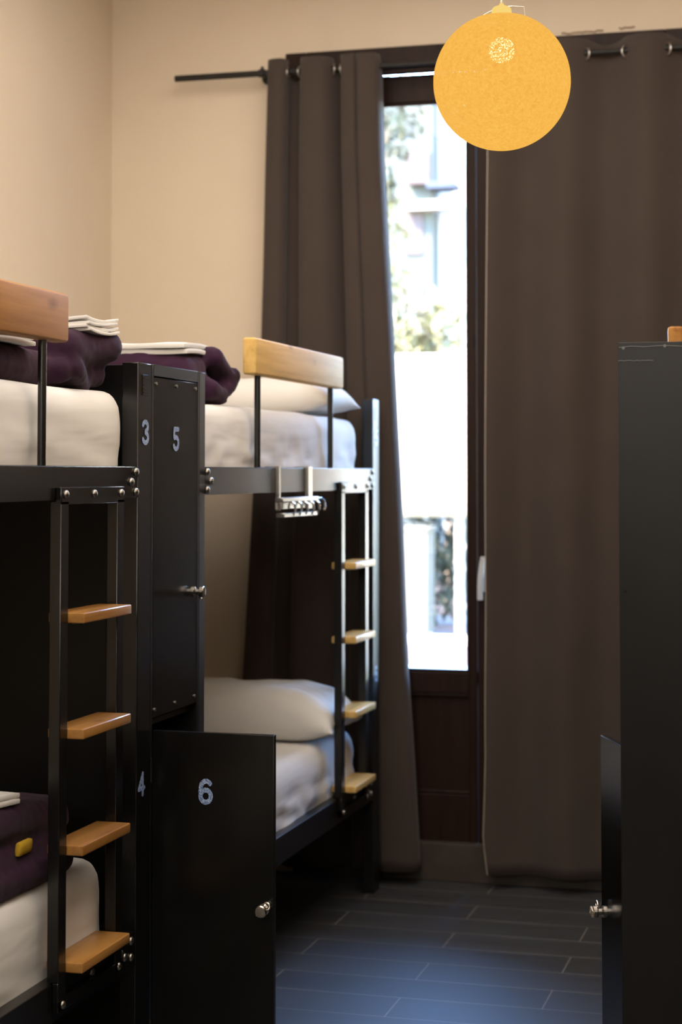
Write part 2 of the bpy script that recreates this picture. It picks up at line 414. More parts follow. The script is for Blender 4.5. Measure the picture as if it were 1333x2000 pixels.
# ---- glazed double door
door = thing('door_1', (-1.335, YB+0.03, DZ0), 'dark stained glazed double door behind the curtains', 'door', kind='structure')
b = MB()   # casing on the wall face
b.box((-2.132, YB-0.022, 0.145), (-2.045, YB+0.06, 3.25), 0.004); b.box((-0.625, YB-0.022, 0.145), (-0.538, YB+0.06, 3.25), 0.004)
b.box((-2.045, YB-0.022, 3.165), (-0.625, YB+0.06, 3.25), 0.004); b.box((-2.045, YB-0.008, 3.145), (-0.625, YB+0.02, 3.165), 0.003)
b.build('door_frame', 'dark_wood', door)
LY0, LY1 = YB+0.028, YB+0.078
def leaf(x0, x1, s0, s1, panels):
    b = MB()
    b.box((x0, LY0, 0.135), (x0+s0, LY1, 3.145), 0.003); b.box((x1-s1, LY0, 0.135), (x1, LY1, 3.145), 0.003)
    b.box((x0+s0, LY0, 3.035), (x1-s1, LY1, 3.145), 0.003)      # top rail
    b.box((x0+s0, LY0, 0.715), (x1-s1, LY1, 0.795), 0.003)      # lock rail
    b.box((x0+s0, LY0, 0.135), (x1-s1, LY1, 0.325), 0.003)       # bottom rail
    lf = b.build('door_leaf', 'dark_wood', door)
    b = MB(); b.box((x0+s0, LY0+0.022, 0.32), (x1-s1, LY0+0.036, 0.72)); b.build('panel', 'dark_wood', lf)
    b = MB()
    a0, a1 = x0+s0, x1-s1
    b.box((a0, LY0+0.006, 0.325), (a1, LY0+0.024, 0.340), 0.004); b.box((a0, LY0+0.006, 0.700), (a1, LY0+0.024, 0.715), 0.004)
    b.box((a0, LY0+0.006, 0.795), (a1, LY0+0.024, 0.806), 0.003); b.box((a0, LY0+0.006, 3.024), (a1, LY0+0.024, 3.035), 0.003)
    b.box((a0, LY0+0.006, 0.806), (a0+0.010, LY0+0.024, 3.024), 0.003); b.box((a1-0.010, LY0+0.006, 0.806), (a1, LY0+0.024, 3.024), 0.003)
    b.build('glazing_bead', 'dark_wood', lf)
    b = MB(); b.box((a0, LY0+0.024, 0.79), (a1, LY0+0.030, 3.04)); b.build('pane', 'glass', lf)
    return lf
leaf(-2.042, -1.3665, 0.07, 0.032, 1)
lf2 = leaf(-1.3635, -0.628, 0.062, 0.07, 1)
b = MB()
b.box((-1.352, LY0-0.010, 1.11), (-1.316, LY0+0.001, 1.245), 0.004)
b.cyl((-1.334, LY0-0.008, 1.225), (-1.334, LY0-0.050, 1.225), 0.010)
pts = [(-1.334 - 0.010*math.sin(t*PI*0.5), LY0-0.050-0.006*math.sin(t*PI), 1.232-0.15*t) for t in [k/10 for k in range(11)]]
b.tube(pts, 0.0115, 10)
tag(b.build('door_handle', 'handle_white', lf2), 'pale grey lever handle pointing down')
struct('trim_3', 'white_paint', MB().box((DX0, YB+0.10, 0.74), (DX1, YB+0.26, 0.797), 0.004), 'white ledge outside the door glass')

# ------------------------------------------------------------------ bunk beds
def ident(p): return p
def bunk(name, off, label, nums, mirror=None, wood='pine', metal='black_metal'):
    f = (lambda p: Vector((mirror - p[0], p[1]+off, p[2]))) if mirror is not None else (lambda p: Vector((p[0], p[1]+off, p[2])))
    root = thing(name, f((-2.25, 3.25, 0)), label, 'bunk bed', 'bunk beds in the dormitory')
    A = -1.70
    for (x0, x1) in ((-1.745, A), (-2.80, -2.755)):
        b = MB()
        b.box((x0, 4.198, 0), (x1, 4.288, 1.848), 0.003)
        po = b.build('post', metal, root, f=f)
        if x1 == A:
            if nums:
                (c1, y1, z1), (c2, y2, z2) = nums
                digit(c1, (A+0.0008, y1+off, z1), 0.064, 0.046, 'x', po, 'glittery numeral %s' % c1)
                digit(c2, (A+0.0008, y2+off, z2), 0.062, 0.046, 'x', po, 'glittery numeral %s' % c2)
            b = MB(); b.box((A, 4.222, 1.765), (A+0.0016, 4.262, 1.818), 0.0006, 1)
            for k in range(5): b.box((A+0.0014, 4.226, 1.771+k*0.0092), (A+0.0026, 4.258, 1.7745+k*0.0092))
            b.build('embossed_plate', metal, po, f=f)
    for (x0, x1) in ((-1.745, A), (-2.80, -2.755)):
        b = MB(); b.box((x0, 2.298, 0), (x1, 2.346, 1.848), 0.003); b.build('post', metal, root, f=f)
    def bolts(par, pts, ax=1.0):
        for (y, z) in pts:
            b = MB(); pr = [(0.0105, 0), (0.0105, 0.002), (0.0092, 0.0045), (0.006, 0.0068), (0.0, 0.0078)]
            b.lathe(pr, Matrix.Translation((A, y, z)) @ Matrix.Rotation(PI/2, 4, 'Y'), 14)
            b.build('bolt', 'bolt', par, 60, f=f)
    ZR = ((1.508, 1.586), (0.350, 0.436))
    for i, (z0, z1) in enumerate(ZR):
        for j, (x0, x1) in enumerate(((-1.738, A-0.001), (-2.80, -2.762))):
            b = MB()
            b.box((x0, 2.346, z0), (x1, 4.198, z1), 0.003)
            b.box((x0-0.03 if j == 0 else x0, 2.346, z0), (x1 if j == 0 else x1+0.03, 4.198, z0+0.004))
            r = b.build('side_rail', metal, root, f=f)
            if j == 0:
                if i == 0: bolts(r, [(4.182, 1.572), (4.152, 1.547), (4.182, 1.522), (2.362, 1.572), (2.392, 1.547), (2.362, 1.522)])
                else: bolts(r, [(4.165, 0.418), (4.165, 0.378), (4.10, 0.402), (4.125, 0.388), (3.925, 0.405), (2.362, 0.418), (2.362, 0.378)])
        for y0, y1 in ((2.30, 2.34), (4.22, 4.26)):
            b = MB(); b.box((-2.755, y0, z0), (-1.745, y1, z1), 0.003); b.build('end_rail', metal, root, f=f)
        b = MB()
        for k in range(17): b.box((-2.765, 2.40+k*0.106, z0+0.006), (-1.735, 2.465+k*0.106, z0+0.022), 0.002, 1)
        b.build('slat_base', 'slat', root, f=f)
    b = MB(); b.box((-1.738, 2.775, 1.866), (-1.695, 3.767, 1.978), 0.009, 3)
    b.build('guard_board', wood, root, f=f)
    for y in (2.861, 3.672):
        b = MB(); b.cyl((-1.718, y, 1.584), (-1.718, y, 1.868), 0.0098); b.build('guard_rod', metal, root, f=f)
    # ladder
    F0, F1 = -1.714, -1.686
    b = MB()
    for y0, y1 in ((3.709, 3.750), (4.034, 4.076)):
        b.box((F0, y0, 0.438), (F1, y1, 1.506), 0.002); b.box((A, y0, 0.372), (F1, y1, 0.438), 0.002)
    b.box((A, 3.709, 1.497), (F1, 4.076, 1.537), 0.002)
    b.box((A, 3.709, 0.372), (F1, 4.076, 0.398), 0.002)
    la = b.build('ladder', metal, root, f=f)
    def lb(y, z):
        b = MB(); b.lathe([(0.0095, 0), (0.0095, 0.003), (0.006, 0.006), (0, 0.007)], Matrix.Translation((F1, y, z)) @ Matrix.Rotation(PI/2, 4, 'Y'), 14)
        b.build('bolt', 'bolt', la, 60, f=f)
    for y in (3.733, 3.893, 4.055): lb(y, 1.521)
    for y in (3.733, 4.055): lb(y, 0.386)
    for k in range(4):
        z = 1.254-0.2598*k
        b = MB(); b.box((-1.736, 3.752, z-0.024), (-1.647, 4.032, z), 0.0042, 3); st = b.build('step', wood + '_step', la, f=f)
        for y in (3.80, 3.98):
            b = MB(); b.cyl((-1.69, y, z-0.024), (-1.69, y, z-0.029), 0.008, n=12); b.build('screw', 'bolt', st, f=f)
    return root
OFF_F = 2.345
bunk('bunk_bed', 0.0, 'nearest black steel bunk bed on the left with numbers 3 and 4 on its post', (('3', 4.243, 1.672), ('4', 4.226, 0.790)))
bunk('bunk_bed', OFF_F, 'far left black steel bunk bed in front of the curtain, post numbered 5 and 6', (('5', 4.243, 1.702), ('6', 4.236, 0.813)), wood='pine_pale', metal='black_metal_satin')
MIR = -2.158
bunk('bunk_bed', 2.277, 'black steel bunk bed behind the tall lockers on the right edge', None, MIR)

# ------------------------------------------------------------------ lockers
def knob(parent, c, d):
    """nickel cam lock: collar, neck and round ribbed knob with a hasp loop; d = unit outward direction"""
    q = Vector((0, 0, 1)).rotation_difference(Vector(d)).to_matrix().to_4x4()
    mt = Matrix.Translation(c) @ q
    b = MB(); b.lathe([(0.0, 0), (0.0145, 0), (0.0145, 0.004), (0.011, 0.006), (0.008, 0.008), (0.008, 0.016), (0.0135, 0.018), (0.0155, 0.021), (0.0155, 0.029), (0.013, 0.032), (0.0, 0.033)], mt, 24)
    for k in range(-2, 3): b.mbox(mt @ Matrix.Translation((k*0.0045, 0, 0.033)), (0.0018, 0.02, 0.003))
    k = b.build('lock_knob', 'nickel', parent)
    b = MB(); b.torus(mt @ Matrix.Translation((0.012, 0.012, 0.017)), 0.009, 0.0022, 18, 8); b.build('hasp_loop', 'nickel', k)
    return k
def locker(name, y0, label, mirror=None, knob_far=True, upper_num=None, lower=None, lower_num=None, seams=False, depth=1.06):
    f = (lambda p: Vector((mirror - p[0], p[1], p[2]))) if mirror is not None else (lambda p: Vector(p))
    sx = -1 if mirror is not None else 1
    y1 = y0+0.350; A = -1.70
    root = thing(name, f((A-depth/2, (y0+y1)/2, 0)), label, 'locker', 'black lockers at the bunk ends')
    b = MB(); t = 0.010; xb = A-depth
    b.box((xb, y0, 0.0), (A, y0+t, 1.848), 0.0015); b.box((xb, y1-t, 0.0), (A, y1, 1.848), 0.0015)
    b.box((xb, y0+t, 0.0), (xb+t, y1-t, 1.848)); b.box((xb, y0+t, 1.836), (A-0.018, y1-t, 1.846)); b.box((xb, y0+t, 0.922), (A-0.020, y1-t, 0.936))
    b.box((xb, y0+t, 0.03), (A-0.02, y1-t, 0.045))
    b.box((A-0.020, y0+t, 1.818), (A, y1-t, 1.848), 0.0015); b.box((A-0.020, y0+t, 0.0), (A-0.004, y1-t, 0.055))
    body = b.build('cabinet', 'black_panel', root, f=f)
    if seams:
        for (zz, xa, xe) in ((1.838, -1.703, -2.02), (1.808, -1.701, -1.775)):
            b = MB(); b.tube([f((xa + (xe-xa)*k/24, y0-0.0005, zz + 0.0022*nz((k*0.6, zz*9, 0), 1.0))) for k in range(25)], 0.0011, 6)
            b.build('weld_seam', 'seam', body)
        for (xx, zz) in ((-1.712, 1.836), (-1.80, 1.839), (-1.712, 1.318)):
            b = MB(); b.cyl(f((xx, y0-0.0015, zz)), f((xx, y0+0.002, zz)), 0.0034, n=10); b.build('rivet', 'black_metal', body)
    def door_at(z0, z1, num, pose=None, bolts=True):
        """pose = opening angle about the near edge, None = shut"""
        ya, yb = y0+0.0125, y1-0.0125
        hinge = Vector(f((A, ya-(0.012 if pose else 0), 0)))
        rot = Matrix.Rotation(-(pose or 0)*sx, 4, 'Z')
        def g(p):
            q = Vector(f(p))
            return hinge + (rot @ (q - Vector(f((A, ya, 0))))) + Vector((0.004*sx if pose else 0, 0, 0))
        b = MB(); b.box((A-0.018, ya, z0), (A-0.001, yb, z1), 0.0015)
        d = b.build('door', 'black_door', root, f=g)
        yk = yb-0.026 if knob_far else ya+0.026
        zk = z0+0.303 if z0 > 0.5 else z0+0.425
        c = g(Vector((A-0.001, yk, zk))); n = (g(Vector((A+0.999, yk, zk)))-c).normalized()
        knob(d, c, n)
        if bolts:
            for yy in (ya+0.016, (ya+yb)/2, yb-0.016):
                for zz in (z0+0.02, z1-0.016):
                    b = MB(); c2 = g(Vector((A-0.001, yy, zz))); b.cyl(c2, c2+n*0.003, 0.0048, n=12); b.build('screw', 'bolt' , d)
        for zz in ((z0+0.10, z1-0.10) if pose else ()):
            b = MB(); c3 = g(Vector((A+0.001, ya-0.002, zz))); b.cyl(c3-Vector((0, 0, 0.03)), c3+Vector((0, 0, 0.03)), 0.005, n=12)
            b.build('hinge', 'black_metal', d)
        return d, g
    d, g = door_at(0.944, 1.815, upper_num)
    if upper_num: digit(upper_num, (A-0.0004, y0+0.172, 1.659), 0.064, 0.046, 'x', d, 'glittery numeral %s on the upper door' % upper_num)
    d, g = door_at(0.060, 0.915, lower_num, lower, bolts=lower is None)
    if lower_num:
        digit(lower_num, g(Vector((A-0.0004, y0+0.0125+0.145, 0.768))), 0.064, 0.038, '-y', d, 'glittery numeral %s on the open lower door' % lower_num)
    return root
locker('locker', 4.2915, 'tall black locker on the left with number 5 door and open number 6 door', upper_num='5', lower=PI/2, lower_num='6')
locker('locker', 4.222, 'black locker on the right with its low door ajar into the aisle', MIR, lower=math.radians(23))
locker('locker', 3.846, 'black locker at the right edge, its plain side panel facing the camera', MIR, seams=True)

# ------------------------------------------------------------------ bedding
def mattress(lo, hi, label, seed, r=0.045, wr=1.0):
    c = Vector([(a+b)/2 for a, b in zip(lo, hi)]); h = [(b-a)/2 for a, b in zip(lo, hi)]
    def fn(q, n):
        p = q + c
        d = 0.006*nz(p, 3.0, seed) + 0.003*nz((p.x*4, p.y*4, p.z*12), 1.0, seed+1)
        low = max(0.0, min(1.0, (-q.z/h[2]+0.35)/1.1))
        d += wr*low*0.009*(nz((p.x*3, p.y*3.2, p.z*26+p.y*3.5), 1.0, seed+2))
        if wr > 1.4:
            k = nz((p.y*4.5 + p.z*10, p.z*15 - p.y*3.5, p.x*2), 1.0, seed+6)
            d += 0.013*(wr/2.2)*max(0.0, 0.42-abs(k))*2.0*max(0.0, min(1.0, (h[2]*0.7-q.z)/h[2]))
        top = max(0.0, q.z/h[2])
        v = n*d
        if abs(n.z) < 0.6: v += n*(-0.012*abs(q.z/h[2])**3 + 0.006)
        v.z += 0.008*top*nz((p.x*2, p.y*2, 0), 1.0, seed+3)
        return v
    b = MB(); b.rbox(Matrix.Translation(c), h, r, 0.018, fn)
    o = b.build('mattress', 'sheet', None, 60)
    return tag(o, label, 'mattress', 'white sheeted mattresses on the bunks')
ZM = 1.529
mattress((-2.72, 2.36, ZM), (-1.746, 4.208, 1.770), 'white sheeted mattress on the upper level of the nearest left bunk', 1)
mattress((-2.72, 4.70, ZM), (-1.744, 6.462, 1.770), 'white sheeted mattress with tucked wrinkles on the far upper bunk', 2, wr=1.5)
mattress((-2.72, 2.36, 0.372), (-1.744, 4.09, 0.635), 'dim white mattress on the lower level of the nearest left bunk', 3)
mattress((-2.72, 4.70, 0.372), (-1.744, 6.437, 0.628), 'bluish lit white mattress on the far lower bunk, creased along its side', 4, wr=2.2)

def pillow(c, half, label, seed, rz=0.0):
    mt = Matrix.Translation(c) @ Matrix.Rotation(rz, 4, 'Z')
    a, bb, h = half; N = 40
    b = MB()
    for sgn in (1, -1):
        P = []
        for i in range(N+1):
            row = []
            for j in range(N+1):
                u, v = -1+2*i/N, -1+2*j/N
                pu = u*a*(1-0.05*(1-abs(u))*0 - 0.055*(1-v*v)*0); 
                pinch = 1-0.07*(1-v*v)*abs(u)**3; pinch2 = 1-0.07*(1-u*u)*abs(v)**3
                t = max(0.0, (1-u**4))**0.55*max(0.0, (1-v**4))**0.55
                z = sgn*h*t*(1 + 0.10*nz((u*2, v*2, sgn), 1.0, seed)) + 0.006*nz((u*5, v*5, sgn), 1.0, seed+1)*t + 0.012*t*max(0.0, 0.35-abs(nz((u*3+v*2, v*4, sgn*2), 1.0, seed+5)))*(0.3+abs(u))
                if sgn < 0: z *= 0.72
                z -= 0.30*h*abs(u*v)**2.5
                row.append(mt @ Vector((u*a*pinch, v*bb*pinch2, z)))
            P.append(row)
        b.grid(P)
    bmesh.ops.remove_doubles(b.bm, verts=b.bm.verts, dist=0.0008)
    o = b.build('pillow', 'sheet', None, 80)
    return tag(o, label, 'pillow', 'white pillows on the bunks')
pillow((-2.055, 6.22, 1.832), (0.34, 0.20, 0.078), 'white pillow behind the guard board on the far upper bunk', 1)
pillow((-2.078, 6.18, 0.704), (0.385, 0.22, 0.112), 'white pillow on the far lower bunk', 2)

def quilt(label, lobes, seed, base):
    """a folded quilt: overlapping rolls fused into one surface, then crinkled"""
    b = MB()
    for (c, half, r, rot) in lobes:
        mt = Matrix.Translation(c) @ Matrix.Rotation(rot[2], 4, 'Z') @ Matrix.Rotation(rot[1], 4, 'Y') @ Matrix.Rotation(rot[0], 4, 'X')
        b.rbox(mt, half, r, 0.025)
    me = b.mesh('folded_quilt', base, 0)
    t = bpy.data.objects.new('tmp', me); COL.objects.link(t)
    md = t.modifiers.new('r', 'REMESH'); md.mode = 'VOXEL'; md.voxel_size = 0.009
    sm = t.modifiers.new('s', 'SMOOTH'); sm.factor = 0.5; sm.iterations = 3
    dg = bpy.context.evaluated_depsgraph_get(); me2 = bpy.data.meshes.new_from_object(t.evaluated_get(dg))
    bpy.data.objects.remove(t); bpy.data.meshes.remove(me)
    bm = bmesh.new(); bm.from_mesh(me2); bm.normal_update()
    for v in bm.verts:
        p = v.co
        d = 0.008*nz(p, 7.0, seed) + 0.0045*nz((p.x*22, p.y*9, p.z*22), 1.0, seed+1) + 0.002*nz(p, 60.0, seed+2)
        if p.z > 0.006: v.co = v.co + v.normal*d
    bm.to_mesh(me2); bm.free(); me2.name = 'folded_quilt'
    me2.materials.clear(); me2.materials.append(M['quilt'])
    for p in me2.polygons: p.use_smooth = True
    o = bpy.data.objects.new('folded_quilt', me2); COL.objects.link(o); o.location = base
    return tag(o, label, 'quilt', 'folded purple quilts')
Z0 = 1.778
quilt('folded purple quilt on the upper mattress of the nearest left bunk', [
    ((-2.07, 3.56, Z0+0.042), (0.27, 0.36, 0.043), 0.040, (0, 0, 0)),
    ((-2.02, 4.05, Z0+0.033), (0.23, 0.17, 0.033), 0.031, (0.05, 0, -0.10)),
    ((-1.985, 4.095, Z0+0.094), (0.235, 0.155, 0.044), 0.042, (0.10, -0.03, -0.08)),
    ((-1.90, 3.96, Z0+0.062), (0.12, 0.10, 0.030), 0.029, (0.42, 0, 0.3)),
    ((-1.83, 4.02, Z0+0.026), (0.06, 0.10, 0.026), 0.025, (-0.25, 0, 0.25))], 1, (-2.06, 3.75, Z0))
quilt('folded purple quilt hanging its rolled end over the far upper mattress', [
    ((-2.20, 4.98, Z0+0.058), (0.36, 0.17, 0.058), 0.052, (0, 0, 0)),
    ((-1.93, 4.91, Z0+0.084), (0.135, 0.105, 0.066), 0.062, (0.1, 0.05, 0)),
    ((-1.90, 5.085, Z0+0.100), (0.135, 0.110, 0.032), 0.031, (-0.45, 0.0, 0.0)),
    ((-1.885, 5.13, Z0+0.060), (0.125, 0.075, 0.030), 0.029, (0.55, 0.0, 0.0)),
    ((-1.88, 5.02, Z0+0.030), (0.12, 0.075, 0.028), 0.027, (-0.2, 0.0, 0.0))], 2, (-2.1, 5.0, Z0))
ZL = 0.642
qd = quilt('dark folded quilt with a yellow patch on the near lower mattress', [
    ((-2.06, 3.58, ZL+0.060), (0.29, 0.36, 0.060), 0.055, (0, 0, 0)),
    ((-2.02, 3.66, ZL+0.138), (0.25, 0.33, 0.048), 0.045, (-0.10, -0.04, 0)),
    ((-1.86, 3.60, ZL+0.032), (0.11, 0.34, 0.034), 0.032, (0, 0.1, -0.03)),
    ((-2.02, 3.97, ZL+0.080), (0.20, 0.10, 0.066), 0.060, (-0.2, 0, 0))], 3, (-2.0, 3.6, ZL))
b = MB(); b.rbox(Matrix.Translation((-1.770, 3.705, ZL+0.092)) @ Matrix.Rotation(0.1, 4, 'Y'), (0.008, 0.034, 0.016), 0.007, 0.01); tag(b.build('patch', 'yellow', qd, 60), 'yellow patch')

def folded_linen(c, half, n, label, rz=0.0, tilt=(0, 0), seed=0, sag=0.02):
    """stack of n folded cloth layers whose front fold is rounded"""
    root = None
    mt = Matrix.Translation(c) @ Matrix.Rotation(rz, 4, 'Z') @ Matrix.Rotation(tilt[1], 4, 'Y') @ Matrix.Rotation(tilt[0], 4, 'X')
    a, bb, h = half; t = 2*h/n
    b = MB()
    for k in range(n):
        def fn(q, nn, k=k):
            p = q; v = Vector((0, 0, -sag*((p.x/a)**2*0.6 + 0.8*(p.y/bb)**2) + 0.004*nz((p.x*9, p.y*9, k), 1.0, seed)))
            v.x += 0.006*nz((k*3.1, p.y*4, 0), 1.0, seed+4); v.y += 0.010*nz((p.x*4, k*2.3, 0), 1.0, seed+5)
            return v
        b.rbox(mt @ Matrix.Translation((0.004*nz((k*2.7, 0, 0), 1.0, seed), 0.006*nz((0, k*2.7, 0), 1.0, seed+1), -h+t*(k+0.5))), (a-0.006*(k % 2), bb-0.008*((k+1) % 2), t*0.49), t*0.30, 0.03, fn)
    bmesh.ops.remove_doubles(b.bm, verts=b.bm.verts, dist=1e-6)
    o = b.build('folded_towel', 'linen', None, 60)
    return tag(o, label, 'towel', 'folded white towels on the quilts')
folded_linen((-1.965, 4.10, Z0+0.140), (0.215, 0.10, 0.019), 4, 'white towel folded in layers on top of the near purple quilt', tilt=(0.03, -0.02), seed=1, sag=-0.010)
folded_linen((-2.04, 3.52, Z0+0.102), (0.25, 0.27, 0.013), 2, 'flat folded white towel under the near guard board', seed=2, sag=0.004)
folded_linen((-2.05, 4.96, Z0+0.156), (0.24, 0.14, 0.017), 2, 'flat folded white towel on the far purple quilt above the locker', seed=3, sag=0.010, tilt=(0, -0.02))
folded_linen((-2.02, 3.58, ZL+0.212), (0.24, 0.13, 0.014), 2, 'white towel on the dark quilt of the near lower mattress', seed=4, sag=0.004, tilt=(-0.05, 0))

# ------------------------------------------------------------------ hook rack hooked over the far bed rail
rk = thing('hook_rack', (-1.69, 5.45, 1.40), 'grey metal hook rack clipped over the far upper bed rail', 'hook rack')
b = MB(); XA = -1.7005
for ya, yb in ((5.335, 5.352), (5.655, 5.700)):
    b.box((XA, ya, 1.452), (XA+0.012, yb, 1.590), 0.001); b.box((-1.7425, ya, 1.587), (XA+0.012, yb, 1.590), 0.001); b.box((-1.7425, ya, 1.545), (-1.7395, yb, 1.590))
b.build('strap', 'steel', rk)
b = MB(); b.box((XA+0.001, 5.325, 1.478), (XA+0.028, 5.72, 1.492), 0.002); b.box((XA+0.001, 5.325, 1.455), (XA+0.004, 5.72, 1.480)); bar = b.build('bar', 'steel', rk)
b = MB(); b.box((XA+0.001, 5.335, 1.430), (XA+0.030, 5.70, 1.4435), 0.002); b.build('lower_shelf', 'steel', rk)
for k in range(5):
    y = 5.43+0.068*k
    b = MB(); b.tube([(XA+0.02, y, 1.480), (XA+0.034, y, 1.470), (XA+0.036, y, 1.450), (XA+0.030, y, 1.437), (XA+0.020, y, 1.436)], 0.0042, 8)
    b.build('hook', 'steel', bar)
b = MB(); b.tube([(XA+0.015, 5.72, 1.484), (XA+0.02, 5.775, 1.484), (XA+0.026, 5.79, 1.476), (XA+0.03, 5.79, 1.456), (XA+0.028, 5.784, 1.446)], 0.0045, 8); b.build('hook', 'steel', bar)

# ------------------------------------------------------------------ curtain rod and curtains
ZROD, YROD = 3.16, 6.74
rod = thing('curtain_rod', (-1.2, YROD, ZROD), 'long black curtain rod above the glazed door', 'curtain rod')
b = MB(); b.cyl((-2.574, YROD, ZROD), (-0.2, YROD, ZROD), 0.0105, n=24); b.cyl((-2.576, YROD, ZROD), (-2.18, YROD, ZROD), 0.0128, n=24); b.build('pole', 'rod', rod)
for x in (-2.208, -0.34):
    b = MB(); b.cyl((x, YROD, ZROD), (x, YB-0.0, ZROD), 0.008); b.lathe([(0.0, 0), (0.028, 0), (0.028, 0.005), (0.0, 0.007)], Matrix.Translation((x, YB, ZROD)) @ Matrix.Rotation(PI/2, 4, 'X'), 20)
    b.cyl((x-0.012, YROD, ZROD), (x+0.012, YROD, ZROD), 0.0165, n=20); b.cyl((x, YROD-0.004, ZROD+0.012), (x+0.004, YROD-0.004, ZROD+0.026), 0.006, n=10)
    b.build('bracket', 'rod', rod)

def catmull(P, n):
    P = np.array(P, float); out = []
    Q = np.vstack([2*P[0]-P[1], P, 2*P[-1]-P[-2]])
    for i in range(len(P)-1):
        p0, p1, p2, p3 = Q[i:i+4]
        for t in np.linspace(0, 1, n, endpoint=False):
            out.append(0.5*((2*p1)+(-p0+p2)*t+(2*p0-5*p1+4*p2-p3)*t*t+(-p0+3*p1-3*p2+p3)*t**3))
    out.append(P[-1]); return np.array(out)
def lerp_tab(tab, z):
    zs = [a for a, _ in tab]; return float(np.interp(z, zs, [v for _, v in tab]))
def curtain(label, path, left, right, ztop, zbot, soft, sag, seed, grommets, lit_edge_left):
    """path = plan curve (u in 0..1 of the width, y offset from the rod); left/right = (z, X) tables"""
    C = catmull(path, 7); nz_ = 64
    base = ((left[0][1]+right[0][1])/2, YROD, zbot)
    root = thing('curtain', base, label, 'curtain', 'taupe blackout curtains')
    P = []
    for i in range(nz_+1):
        s = i/nz_; row = []
        for j, (u, y) in enumerate(C):
            zt = ztop - sag*max(0.0, y/0.045)*(1-s)**14
            z = zt + (zbot-zt)*s
            xl, xr = lerp_tab(left, z), lerp_tab(right, z)
            k = 1-(1-soft)*min(1, s*1.3)
            yy = y*k + 0.012*s*nz((u*5, z*0.8, 0), 1.0, seed) + 0.006*min(1, s*2)*nz((u*9, z*2.5, 0), 1.0, seed+1)
            zz = z + (0.010*nz((u*4, 0, 0), 1.0, seed+2) if i == nz_ else 0)
            row.append(Vector((xl+(xr-xl)*u + 0.004*s*nz((u*3, z*2, 1), 1.0, seed+3), YROD+yy, zz)))
        P.append(row)
    b = MB(); b.grid(P)
    cl = b.build('cloth', 'curtain', root, 75)
    md = cl.modifiers.new('thick', 'SOLIDIFY'); md.thickness = 0.003; md.offset = 0
    e = 0 if lit_edge_left else -1
    b = MB(); b.tube([r[e] + Vector((-0.001 if lit_edge_left else 0.001, 0, 0)) for r in P], 0.0022, 6); b.build('edge_strip', 'edge_strip' if lit_edge_left else 'curtain', root)  # right curtain's strip is coloured bright as if lit by the window
    for (u, ang) in grommets:
        zt = ZROD; X = lerp_tab(left, zt)+(lerp_tab(right, zt)-lerp_tab(left, zt))*u
        mt = Matrix.Translation((X, YROD, ZROD-0.004)) @ Matrix.Rotation(ang, 4, 'Z') @ Matrix.Rotation(PI/2, 4, 'Y')
        b = MB(); b.torus(mt @ Matrix.Diagonal((1, 1, 0.8, 1)), 0.0215, 0.0042, 32, 10); b.build('grommet', 'steel', root, 60)
    return root
Lp = [(0, -.030), (.06, -.046), (.13, -.044), (.165, -.015), (.16, .030), (.21, .046), (.265, .036), (.285, -.010), (.33, -.044), (.45, -.046),
      (.52, -.034), (.585, .010), (.64, .034), (.655, .0), (.68, -.042), (.775, -.052), (.805, -.034), (.83, -.050), (.93, -.048), (.978, -.036), (1.0, -.004), (.998, .034)]
curtain('taupe curtain bunched at the left of the glass door', Lp,
        [(0.05, -2.34), (0.75, -2.275), (2.06, -2.199), (2.81, -2.182), (3.20, -2.172)],
        [(0.05, -1.569), (0.40, -1.590), (0.81, -1.617), (1.42, -1.643), (1.85, -1.662), (2.81, -1.713), (3.20, -1.722)],
        3.205, 0.05, 0.8, 0.075, 1, [(.163, 0.1), (.278, -0.2), (.575, 0.5), (.657, -0.1)], False)
Rp = []
W0, W1 = -1.288, -0.40
for k in range(41):
    X = W0+(W1-W0)*k/40
    Rp.append((k/40, -0.036*math.cos(2*PI*(X+0.687)/0.305)))
gro = [((x-W0)/(W1-W0), (0.75 if i % 2 == 0 else -0.75)) for i, x in enumerate((-1.221, -1.069, -0.916, -0.763, -0.611, -0.458))]
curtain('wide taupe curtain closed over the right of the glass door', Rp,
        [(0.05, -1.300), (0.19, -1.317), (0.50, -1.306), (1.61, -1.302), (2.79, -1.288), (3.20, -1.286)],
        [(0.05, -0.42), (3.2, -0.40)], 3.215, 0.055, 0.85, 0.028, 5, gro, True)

# ------------------------------------------------------------------ pendant lamp
LC = Vector((-0.772, 4.20, 2.504)); LR = 0.164
lamp = thing('pendant_lamp', LC, 'glowing yellow cotton globe pendant lamp hanging from the ceiling', 'lamp')
b = MB(); th0 = math.asin(0.064/LR)
prof = [(LR*math.sin(t), LR*math.cos(t)) for t in [th0 + (PI-0.002-th0)*k/46 for k in range(47)]]
b.lathe(prof, Matrix.Translation(LC), 72); b.build('lamp_shade', 'shade', lamp, 80)
b = MB(); b.lathe([(0.063, 0.149), (0.050, 0.1545), (0.032, 0.161), (0.0245, 0.165), (0.023, 0.176), (0.019, 0.1805), (0.008, 0.184), (0.004, 0.190)], Matrix.Translation(LC), 32)
b.build('lamp_holder', 'holder', lamp, 60)
b = MB(); b.lathe([(0.031*math.sin(PI*k/20), -0.031*math.cos(PI*k/20)) for k in range(21)], Matrix.Translation(LC + Vector((0, 0, 0.076))), 32)
bb_ = b.build('bulb', 'bulb', lamp, 60)
b = MB(); b.cyl(LC + Vector((0, 0, 0.105)), LC + Vector((0, 0, 0.168)), 0.014); b.build('bulb_base', 'cord', bb_)
b = MB(); b.tube([LC + Vector((0, 0, 0.186 + (ZC-LC.z-0.186)*k/8)) for k in range(9)], 0.0028, 8); b.build('cord', 'cord', lamp)
